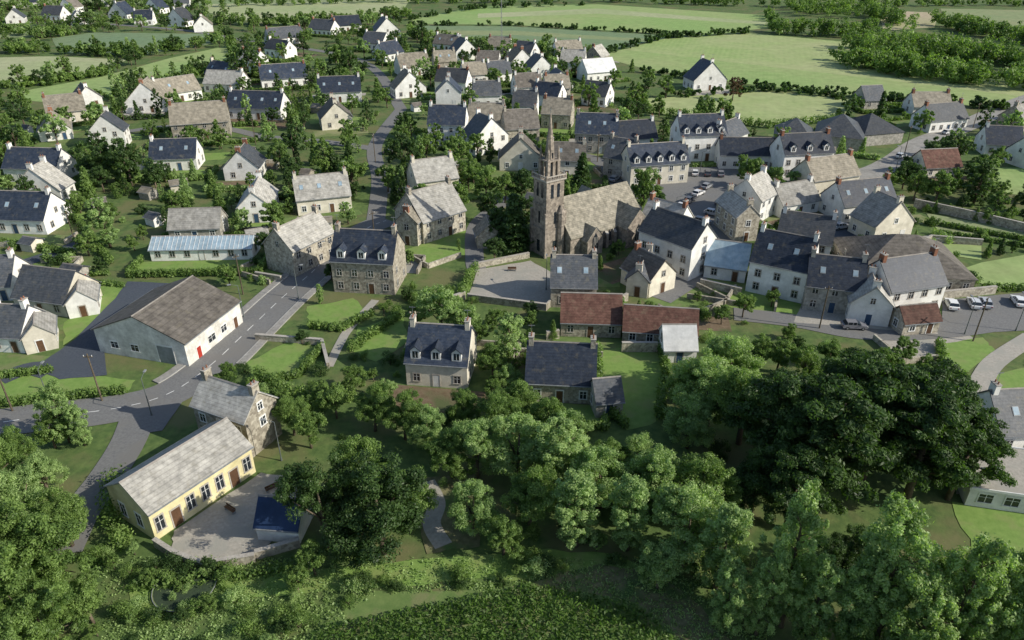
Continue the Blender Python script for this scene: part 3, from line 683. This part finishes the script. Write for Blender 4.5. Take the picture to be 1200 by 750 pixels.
for a in [
 (10,690,12,'wide'),(75,695,11,'broad'),(35,640,11,'wide','leaf_light'),(85,640,9,'broad'),(-10,760,13,'wide'),(60,770,10,'wide'),(-40,640,13,'broad'),(0,590,10,'broad'),(60,580,7,'broad','leaf_light'),(110,730,6,'broad'),(20,840,10,'wide'),(30,550,7,'broad'),
 (82,518,10,'tall','leaf_light',1.2),(100,522,7,'tall','leaf_light',1.2),(65,525,6,'broad'),
 (385,640,12.5,'wide','leaf_dark'),(450,648,13,'broad','leaf_dark',1.15),(425,600,11.5,'broad'),(370,675,5,'broad'),(478,620,9,'broad'),(350,695,4,'broad'),
 (560,560,9.5,'broad','leaf_light'),(605,560,10.5,'broad','leaf_light'),(655,575,11,'tall','leaf_light',1.6),(700,595,10,'broad','leaf_light'),(585,515,8.5,'broad'),(640,522,8,'broad'),(555,625,8,'broad','leaf_light'),(620,620,9.5,'broad','leaf'),(675,640,11,'tall','leaf_light',1.4),(735,645,11,'tall','leaf_light',1.4),(770,600,10,'broad','leaf_light'),(545,505,7,'broad'),(590,650,6,'broad'),(820,610,10,'broad'),(710,560,7,'broad'),(605,500,8,'broad','leaf'),(665,535,8,'broad','leaf_light'),(530,560,8,'broad'),(745,560,7,'broad','leaf_light'),
 (800,665,11,'broad','leaf_light'),(770,690,6,'broad','leaf_light'),(838,690,12,'tall','leaf_light',1.2),(828,498,13,'broad','leaf_light'),(852,468,11,'broad','leaf_light'),(805,525,9,'broad','leaf_light'),(865,520,13,'broad'),(800,480,8,'broad'),
 (905,560,16,'pine','leaf_dark',1.0),(955,590,17,'pine','leaf_dark',1.0),(1010,560,17,'pine','leaf_dark',1.0),(1060,590,16.5,'pine','leaf_dark',1.0),(985,530,16,'pine','leaf_dark',1.0),(920,620,12,'pine','leaf_dark'),(1090,560,14,'pine','leaf_dark'),(880,600,10,'broad','leaf_dark'),(1065,530,14,'pine','leaf_dark'),(1110,585,13,'pine','leaf_dark',.8),
 (915,735,18.5,'tall','leaf_light',.85),(942,755,13,'tall','leaf_light',.9),(885,745,12,'tall','leaf_light',.9),(1022,765,20,'tall','leaf_light',.85),(988,775,14,'tall','leaf_light',.9),(1088,780,18.5,'tall','leaf_light',.85),(1055,800,14,'tall','leaf_light',.9),(1132,785,16.5,'tall','leaf_light',.9),(1178,800,16,'tall','leaf_light',.9),(850,740,10,'tall','leaf_light',1.1),(965,690,7,'broad','leaf_dark'),(1050,700,7,'broad','leaf_dark'),(1100,700,6,'broad','leaf'),(1000,680,8,'broad','leaf_dark'),(1215,830,14,'tall','leaf_light',1.0),(1245,800,14,'tall','leaf_light',1.0),(1050,850,12,'tall','leaf',1.1),(960,820,8,'broad','leaf'),(1110,860,11,'tall','leaf_light',1.1),
 (440,505,8,'broad'),(395,490,6,'broad'),(475,515,8,'broad'),(345,510,7,'broad'),(500,525,7,'broad','leaf_light'),(365,525,6,'broad'),(330,480,4,'broad'),(415,460,5,'broad'),(455,470,4,'broad','leaf_light'),
 (518,393,10,'broad','leaf_light',1.0),(545,398,7,'broad','leaf_light'),(598,425,9,'tall','leaf_light',1.6),(578,445,7,'broad'),(595,458,5,'broad','leaf_light'),(560,405,5,'broad'),(490,385,5,'broad'),
 (1080,440,4,'broad'),(1055,425,5,'broad'),(870,372,5,'broad'),(845,380,4,'broad'),(760,375,4,'broad'),(970,430,5,'broad'),(910,435,6,'broad'),(940,450,7,'broad'),(1000,460,6,'broad'),(890,430,6,'broad'),(1035,445,6,'broad'),
 (603,292,13,'cone','leaf_dark',1.5),(588,286,9,'broad','leaf_dark'),(570,232,8,'broad'),(555,215,7,'broad'),(680,222,10,'cone','leaf_dark',1.3),(770,268,9,'cone','leaf_dark',1.4),(612,265,8,'broad','leaf_dark'),(575,262,8,'broad','leaf_dark'),(592,238,8,'broad'),
 (290,98,17,'wide','leaf_dark'),(122,215,12,'broad','leaf_dark'),(155,218,13,'broad','leaf_dark',.9),(105,205,9,'broad'),(345,185,11,'broad','leaf_dark'),(330,200,9,'broad'),(382,205,10,'tall','leaf',1.5),(410,172,9,'broad'),
 (475,205,13,'wide','leaf_dark'),(500,190,9,'broad'),(455,225,8,'broad'),(500,252,8,'pine','leaf'),(325,275,8,'pine','leaf'),(130,290,11,'tall','leaf_light',1.6),(95,250,6,'broad'),(410,95,13,'broad','leaf_dark'),(395,80,11,'broad'),
 (885,222,7,'broad'),(905,228,8,'broad'),(925,226,6,'broad','leaf_light'),(870,205,6,'broad'),(858,118,9,'broad','leaf_red'),(735,145,9,'broad','leaf_dark'),(690,125,9,'broad'),(675,90,9,'broad'),(655,68,9,'broad'),(760,105,9,'broad'),(780,115,9,'broad'),
 (1070,235,8,'broad'),(1095,238,9,'broad'),(1140,240,11,'tall','leaf_dark',1.6),(1115,225,7,'broad'),(1060,215,6,'broad'),(1165,250,6,'broad'),(30,150,10,'broad','leaf_dark'),(55,160,9,'broad'),(-5,140,12,'broad','leaf_dark'),(10,160,8,'broad'),(1030,140,10,'cone','leaf_dark'),(740,85,6,'cone','leaf'),(495,55,13,'tall','leaf_dark'),(330,130,8,'broad'),(550,130,8,'broad'),(230,60,8,'broad'),
 (1085,205,5,'broad'),(440,305,6,'broad','leaf_dark'),(270,335,5,'broad'),(105,300,6,'broad'),(560,185,8,'broad'),(640,60,9,'broad')]: T(*a)
def scatter(px,n,hs,kinds,mg=1.5,front=2.5):
    P=[G(*p) for p in px]; xs=[p[0] for p in P];ys=[p[1] for p in P]; c=0;t=0
    while c<n and t<n*12:
        t+=1; x,y=U(min(xs),max(xs)),U(min(ys),max(ys))
        if not inpoly(x,y,P) or blocked(x,y,mg,front): continue
        k=random.choice(kinds); h_=U(*hs); lm=random.choice(['leaf','leaf','leaf','leaf_light','leaf_dark','leaf_dark']) 
        if k=='shrub': h_=U(1,2.6)
        tree_at(x,y,h_,k,lm); c+=1
scatter([(-80,60),(280,62),(480,40),(660,50),(760,120),(900,160),(1250,140),(1250,250),(1080,250),(900,240),(640,250),(-80,260)],700,(3.5,10),['broad','broad','wide','tall','cone','shrub','shrub'],1.2,2.5)
scatter([(-80,200),(640,200),(620,340),(380,360),(250,330),(-80,330)],170,(2.5,6),['broad','broad','tall','shrub','shrub','shrub'],1.2,3.5)
scatter([(640,240),(1250,240),(1250,350),(1110,350),(640,420)],110,(2,4.5),['broad','shrub','shrub','cone'],1.0,3)
scatter([(240,450),(480,330),(640,380),(620,520),(300,520)],70,(2,4.5),['broad','shrub','shrub'],1.0,3)
scatter([(640,400),(1240,390),(1240,600),(640,520)],60,(2,4),['broad','shrub','shrub'],1.0,3)
scatter([(120,640),(400,690),(600,660),(880,650),(880,760),(300,760),(60,760)],70,(1.2,2.6),['shrub','shrub','broad'],.4,1)
scatter([(480,560),(860,540),(860,650),(480,640)],30,(2,5),['shrub','broad'],.4,1)
scatter([(-60,-10),(470,-10),(470,60),(-60,60)],190,(4,10),['broad','wide'],1,1)
def hedge(pts,w,h,name='hedge',lm='leaf',dens=1.0,chk=False):
    C=[];Rr=[]
    for (x0,y0),(x1,y1) in zip(pts,pts[1:]):
        L_=math.hypot(x1-x0,y1-y0); n=max(2,int(L_/(w*.6)))
        for i in range(n):
            t=(i+R())/n; x=x0+(x1-x0)*t+U(-.15,.15)*w; y=y0+(y1-y0)*t+U(-.15,.15)*w
            if chk and blocked(x,y,.4,.0): continue
            for z in ([h*.35,h*.75] if h>w else [h*.5]): C.append((x,y,z)); Rr.append(w*U(.5,.75))
    if not C: return
    far=pts[0][1]>200
    V,T_=cloud(C,Rr,int((36 if far else 80)*dens),(.34 if far else .2)*max(1,w/2.2),max(.8,h*.5/w),1)
    o=bpy.data.objects.new(name,leafmesh(name,V,T_,lm)); COL.objects.link(o)
def hp(px,w,h,name='hedge',lm='leaf',dens=1.0): hedge([G(*p) for p in px],w,h,name,lm,dens)
def wood(name,px,w,h,n,lm='leaf'):
    P=[G(*p) for p in px]; C=[];Rr=[];TT=[]
    seg=[math.dist(a,b) for a,b in zip(P,P[1:])]; tot=sum(seg)
    for i in range(n):
        d=R()*tot;k=0
        while k<len(seg)-1 and d>seg[k]: d-=seg[k];k+=1
        t=d/seg[k]; x=P[k][0]+(P[k+1][0]-P[k][0])*t; y=P[k][1]+(P[k+1][1]-P[k][1])*t+U(-w,w)/2; x+=U(-1,1)
        hh=h*U(.5,1.15); tt=R()
        for j in range(6): C.append((x+U(-1.8,1.8),y+U(-1.8,1.8),hh*U(.25,.9))); Rr.append(h*U(.12,.22)); TT.append(min(1,max(0,tt+U(-.15,.15))))
    V,T_=cloud(C,Rr,22,.62,.9,1,tone=np.array(TT)); o=bpy.data.objects.new(name,leafmesh(name,V,T_,lm)); COL.objects.link(o)
wood('distant_woodland',[(985,75),(1050,86),(1130,96),(1260,108)],26,9,190,'leaf')
wood('distant_woodland',[(1000,62),(1090,66),(1260,84)],40,10,230,'leaf')
wood('distant_woodland',[(900,38),(960,42),(1030,40)],20,9,70,'leaf')
wood('distant_woodland',[(925,14),(1030,18),(1045,30)],60,10,120,'leaf')
wood('distant_woodland',[(1110,34),(1180,46),(1280,56)],50,9,150,'leaf')
for px,w_,h_,n_ in [([(480,4),(700,2),(900,8),(1260,6)],12,7,190),([(480,24),(560,10),(700,6)],4,4,50),([(900,18),(908,36)],5,7,18),
  ([(-60,64),(60,62),(160,66),(260,50)],10,6,110),([(0,104),(60,98),(130,86)],6,4,50),([(240,28),(330,30),(480,20)],10,7,90),([(270,50),(275,75),(200,97),(90,125)],6,4,60),
  ([(-100,14),(240,8),(480,2)],14,8,150),([(-100,-6),(500,-10),(1260,-6)],16,9,260),([(-100,30),(60,44),(120,36)],8,6,80),([(480,45),(560,60),(690,68)],8,7,60),
  ([(480,30),(600,30),(825,43)],2,3,60),([(700,66),(780,45),(880,39)],3,4,50),([(745,84),(880,101),(1050,119),(1200,130)],2.5,3.5,80),([(1015,118),(985,142)],3,5,16),([(750,116),(900,107),(1015,118)],2,3,30)]:
    wood('hedgerow_trees',px,w_,h_,n_,'leaf_dark' if w_<5 else 'leaf')
for px,w_,h_ in [([(750,116),(760,132),(900,150),(985,142)],2,2.6),
  ([(0,476),(60,470),(150,460)],1.2,1.3),([(-20,445),(60,436)],1.0,1.2),([(360,384),(400,388),(435,370)],1.1,1.4),([(290,452),(350,442),(378,408)],1.0,1.3),
  ([(700,412),(700,470),(733,503)],1.2,1.8),([(772,400),(780,440),(772,492)],1.2,1.8),([(470,372),(410,412)],1.2,1.6),([(540,350),(556,318)],1.6,2.2),
  ([(1100,404),(1104,432),(1130,446)],1.2,1.5),([(1150,340),(1240,342)],1.2,1.4),([(140,560),(128,600),(150,650)],2.2,2.4),([(155,690),(300,675),(350,665)],1.4,1.4),
  ([(300,440),(340,465),(420,470)],1.8,2.0),([(0,286),(90,300)],1.2,1.5),([(60,232),(100,270),(130,310)],1.2,1.6),([(75,325),(130,322)],1.2,1.2),
  ([(1085,262),(1240,290)],1.0,1.2),([(1100,274),(1240,296)],.9,1.0)]: hp(px,w_,h_)
gl=MB(); gi=0
for (ax,ay,c,s,L_,D_,h_) in list(RECTS):
    if L_>30 or ay<80 or L_<6: continue
    def W(lx,ly): return (ax+lx*c-ly*s, ay+lx*s+ly*c)
    x0,x1=-U(1.5,7),L_+U(1.5,8); y0,y1=-U(4,11),D_+U(2,9)
    for (a,b,cc,d) in ((x0,y0,x1,-.2),(x0,D_+.2,x1,y1)):
        q=[W(a,b),W(cc,b),W(cc,d),W(a,d)]
        cen=W((a+cc)/2,(b+d)/2)
        if blocked(*cen,.5,0): continue
        z=.012+.0007*(gi%60); gi+=1
        mt=random.choice(['lawn','lawn','lawn_dull','lawn_dull','lawn_dry','gravel','soil'])
        gl.poly([(x+U(-.4,.4),y+U(-.4,.4),z*1.0) for x,y in q],mt)
        if R()<.75:
            pts=[W(a,d),W(a,b),W(cc,b),W(cc,d)] if b<0 else [W(a,b),W(a,d),W(cc,d),W(cc,b)]
            if ay>200 or R()<.6:
                hedge(pts,U(.8,1.2),U(1,1.8),'garden_hedge',random.choice(['leaf','leaf','leaf_dark','leaf_light']),.7,True)
            else:
                mb=MB()
                for p,q_ in zip(pts,pts[1:]):
                    n=max(1,int(math.dist(p,q_)/2)); 
                    for k in range(n):
                        m0=(p[0]+(q_[0]-p[0])*k/n,p[1]+(q_[1]-p[1])*k/n); m1=(p[0]+(q_[0]-p[0])*(k+1)/n,p[1]+(q_[1]-p[1])*(k+1)/n)
                        if blocked((m0[0]+m1[0])/2,(m0[1]+m1[1])/2,.6,0): continue
                        ribbon(mb,[m0,m1],-.2,.2,1.1,'w_stone',-.1)
                if mb.v: mb.obj('garden_wall')
gl.obj('garden_lawns')
def swall(px,h_=1.4,w_=.45,mat='w_stone',name='stone_wall'):
    pts=[G(*p) for p in px]; mb=MB(); ribbon(mb,pts,-w_/2,w_/2,h_,mat,-.2); ribbon(mb,pts,-w_/2-.06,w_/2+.06,h_+.1,'granite',h_+.003); mb.obj(name)
for a in [([(1070,243),(1130,256),(1240,282)],2.2),([(1165,344),(1104,350)],1.6),([(548,352),(640,364),(652,352)],1.4),([(300,655),(352,640)],1.2),([(183,640),(206,655),(240,668),(300,658)],1.2),
 ([(378,404),(300,398)],1.1),([(378,404),(385,432)],1.1),([(640,398),(655,396)],1.6),([(480,372),(545,350)],1.5),([(728,412),(770,412)],1.8),([(620,302),(600,306),(560,314)],1.2),([(1105,480),(1150,500),(1160,530)],1.2),([(300,325),(330,330)],1.2),([(820,335),(868,346)],1.5),([(700,366),(735,352)],1.5),([(1060,300),(1090,283),(1150,288)],1.5),([(5,330),(75,322)],1.2)]: swall(*a)
P=[G(*p) for p in [(345,765),(440,696),(640,690),(755,716),(820,790),(500,830)]]
xs=[p[0] for p in P];ys=[p[1] for p in P];C=[]
y=min(ys)
while y<max(ys):
    x=min(xs)
    while x<max(xs):
        xx=x+U(-.1,.1);yy=y+(x*.25)+U(-.08,.08)
        if inpoly(xx,yy,P): C.append((xx,yy,U(.55,.85)))
        x+=.42
    y+=.78
V,T_=cloud(C,np.full(len(C),.34),12,.17,1.7,1.3,.2,.5); o=bpy.data.objects.new('maize_crop',leafmesh('maize_crop',V,T_,'maize')); COL.objects.link(o)
C=[]
for i in range(3200):
    u,v=U(120,900),U(655,760); x,y=G(u,v)
    if inpoly(x,y,P) : continue
    C.append((x,y,U(.02,.2)))
V,T_=cloud(C,np.full(len(C),.5),12,.12,.5,1.1,.1,.2); o=bpy.data.objects.new('tall_grass',leafmesh('tall_grass',V,T_,'leaf_light')); COL.objects.link(o)
# ---------------- vehicles & street furniture ----------------
def car_mesh(van=False):
    mb=MB(); L_=4.3 if not van else 5.0; Wd=.86 if not van else .95
    if not van: prof=[(-2.1,.35),(2.05,.35),(2.15,.6),(2.05,.82),(1.1,.98),(-1.75,1.0),(-2.12,.88),(-2.17,.55)]
    else: prof=[(-2.45,.35),(2.4,.35),(2.5,.7),(2.35,1.05),(1.7,1.2),(-2.4,1.2),(-2.5,1.1),(-2.5,.5)]
    mb.prism([(x,-Wd,z) for x,z in prof],[(x,Wd,z) for x,z in prof],'carpaint')
    x0,x1,x2,x3,zb,zt=( -1.85,-1.45,.25,1.05,.99,1.44) if not van else (-2.45,-2.42,1.0,1.65,1.2,2.0)
    w0,w1=Wd-.06,Wd-.2
    mb.prism([(x0,-w0,zb),(x3,-w0,zb),(x3,w0,zb),(x0,w0,zb)],[(x1,-w1,zt),(x2,-w1,zt),(x2,w1,zt),(x1,w1,zt)],'glass' if not van else 'carpaint')
    mb.box(x1-.02,-w1-.02,zt,x2+.02,w1+.02,zt+.05,'carpaint')
    for s in (-1,1):
        for xx in (x1+.05,-.55,x2-.1): mb.box(xx-.05,s*(w0+w1)/2-.08,zb,xx+.05,s*(w0+w1)/2+.08,zt,'carpaint')
    if van:
        mb.prism([(1.72,-.8,1.2),(1.72,.8,1.2),(1.1,.75,1.95),(1.1,-.75,1.95)],[(1.76,-.8,1.22),(1.76,.8,1.22),(1.14,.75,1.97),(1.14,-.75,1.97)],'glass')
        for s in (-1,1): mb.box(.3,s*.93-.02,1.25,1.2,s*.93+.02,1.8,'glass')
    for xx in (-1.35,1.35):
        for s in (-1,1): mb.cyl((xx,s*(Wd-.2),.33),(xx,s*(Wd+.02),.33),.33,.33,'rubber',12); mb.cyl((xx,s*(Wd+.021),.33),(xx,s*(Wd+.03),.33),.18,.16,'zinc',8)
    for s in (-1,1):
        mb.box(prof[2][0]-.06,s*.62-.17,.62,prof[2][0]+.02,s*.62+.17,.78,'trim'); mb.box(prof[-1][0]-.02,s*.66-.12,.66,prof[-1][0]+.05,s*.66+.12,.84,'door_red')
        mb.box(.75,s*(Wd+.1)-.09,.98,.9,s*(Wd+.1)+.09,1.12,'carpaint')
    return mb.mesh('car_mesh')
CM=car_mesh();VM=car_mesh(True)
CC=[(.75,.75,.74),(.6,.61,.62),(.45,.46,.48),(.3,.31,.33),(.08,.08,.09),(.03,.06,.14),(.7,.7,.7),(.2,.2,.22)]
def car(u,v,ang,col=None,van=False):
    x,y=G(u,v); o=bpy.data.objects.new('parked_van' if van else 'parked_car',VM if van else CM); COL.objects.link(o)
    o.location=(x,y,.1); o.rotation_euler=(0,0,math.radians(ang)); c=col or random.choice(CC); o.color=(*c,1)
for i in range(5): car(788+i*10,252-i*7.7+U(-1,1),50+U(-4,4))
for i in range(3): car(822+i*13,262-i*9.5,-35)
for i in range(3): car(814+i*15,205+i*.5,80+U(-4,4))
for i in (0,2,3,6,8): car(1114+i*13,360-i*.6,75+U(-4,4))
for u,v,a in [(985,268,20),(1000,385,-5),(1110,157,30),(1125,465,60),(865,232,80),(1055,185,40),(250,150,5),(455,180,80),(720,212,60)]: car(u,v,a)
car(88,328,15,(.45,.02,.02)); car(870,250,80,(.78,.78,.77),True); car(1190,160,30,(.75,.75,.75),True)
lm_=MB(); lm_.cyl((0,0,0),(0,0,6.5),.09,.05,'lamp_metal',8); lm_.cyl((0,0,6.5),(1.3,0,6.9),.04,.035,'lamp_metal',6); lm_.box(1.1,-.14,6.82,1.75,.14,6.98,'zinc'); lm_.cyl((0,0,0),(0,0,.5),.14,.12,'lamp_metal',8)
LMm=lm_.mesh('street_lamp_mesh')
for u,v,a in [(286,372,200),(178,487,90),(350,350,20),(60,476,90),(392,318,200),(640,340,90),(855,262,180),(790,262,0),(1130,392,90),(1050,198,200),(330,540,180),(820,205,0),(1190,388,90)]:
    x,y=G(u,v); o=bpy.data.objects.new('street_lamp',LMm); COL.objects.link(o); o.location=(x,y,.05); o.rotation_euler=(0,0,math.radians(a))
up=MB(); up.cyl((0,0,-.2),(0,0,8.5),.14,.1,'bark',8); up.box(-.7,-.06,7.9,.7,.06,8.05,'bark')
for k in (-.6,0,.6): up.cyl((k,0,8.05),(k,0,8.3),.05,.03,'trim',6)
UPm=up.mesh('utility_pole_mesh')
for u,v,a in [(285,345,50),(120,470,0),(15,482,0),(345,312,60),(440,290,40),(150,160,0),(300,170,0),(440,190,80),(700,190,30),(1060,180,40),(1140,150,30),(960,385,0),(1140,400,70),(90,290,10)]:
    x,y=G(u,v); o=bpy.data.objects.new('utility_pole',UPm); COL.objects.link(o); o.location=(x,y,0); o.rotation_euler=(0,0,math.radians(a))
mm=MB()
for s in ((-.5,-.3),(.5,-.3),(0,.6)): mm.cyl((s[0],s[1],0),(s[0]*.2,s[1]*.2,30),.09,.05,'zinc',5)
for z in range(1,30,2):
    k=1-.8*z/30; mm.cyl((-.5*k,-.3*k,z),(.5*k,-.3*k,z+1),.04,.04,'zinc',4); mm.cyl((.5*k,-.3*k,z),(0,.6*k,z+1),.04,.04,'zinc',4)
x,y=G(588,70); mm.obj('radio_mast',loc=(x,y,0))
x,y=G(217,690); tr=empty('trampoline',(x,y,0),0); mb=MB(); n=28
ring=lambda r,z:[(r*math.cos(2*math.pi*i/n),r*math.sin(2*math.pi*i/n),z) for i in range(n)]
mb.prism(ring(3.2,.38),ring(3.2,.40),'net'); mb.obj('mat',tr); mb=MB()
a,b=ring(3.21,.42),ring(3.35,.42)
for i in range(n): mb.poly([a[i],a[(i+1)%n],b[(i+1)%n],b[i]],'lawn_dull')
for i in range(0,n,4): mb.cyl((b[i][0],b[i][1],0),(b[i][0],b[i][1],.4),.035,.035,'zinc',6)
for i in range(n): mb.cyl(b[i],b[(i+1)%n],.045,.045,'zinc',5)
mb.obj('frame',tr)
bs=MB(); bs.box(-.9,-.2,.42,.9,.2,.47,'door_brown'); bs.box(-.9,.2,.5,.9,.25,.85,'door_brown'); bs.box(-.8,-.18,0,-.7,.25,.42,'zinc'); bs.box(.7,-.18,0,.8,.25,.42,'zinc')
BM=bs.mesh('bench_mesh')
for u,v,a in [(270,600,-35),(600,318,0),(820,225,30),(320,575,40)]:
    x,y=G(u,v); o=bpy.data.objects.new('park_bench',BM); COL.objects.link(o); o.location=(x,y,.1); o.rotation_euler=(0,0,math.radians(a))
# ---------------- light, sky, camera ----------------
sd=Vector((.82,-.24,.52)).normalized()
sun=bpy.data.lights.new('sun','SUN'); sun.energy=5.0; sun.angle=math.radians(.5); sun.color=(1,.94,.82)
so=bpy.data.objects.new('sun',sun); COL.objects.link(so); so.rotation_euler=(-sd).to_track_quat('-Z','Y').to_euler()
w=bpy.data.worlds.new('World'); scene.world=w; w.use_nodes=True; nt=w.node_tree
sk=nt.nodes.new('ShaderNodeTexSky'); sk.sky_type='NISHITA'; sk.sun_disc=False; sk.sun_elevation=math.asin(sd.z); sk.sun_rotation=math.atan2(sd.x,sd.y)
bg=nt.nodes['Background']; bg.inputs[1].default_value=.14; nt.links.new(sk.outputs[0],bg.inputs[0])
cd=bpy.data.cameras.new('camera'); cd.lens=26.01; cd.sensor_width=36; cd.clip_end=20000
co=bpy.data.objects.new('camera',cd); COL.objects.link(co); co.location=(0,0,H); co.rotation_euler=(math.pi/2-TH,0,0); scene.camera=co
scene.view_settings.view_transform='Standard'; scene.view_settings.look='None'; scene.view_settings.exposure=0
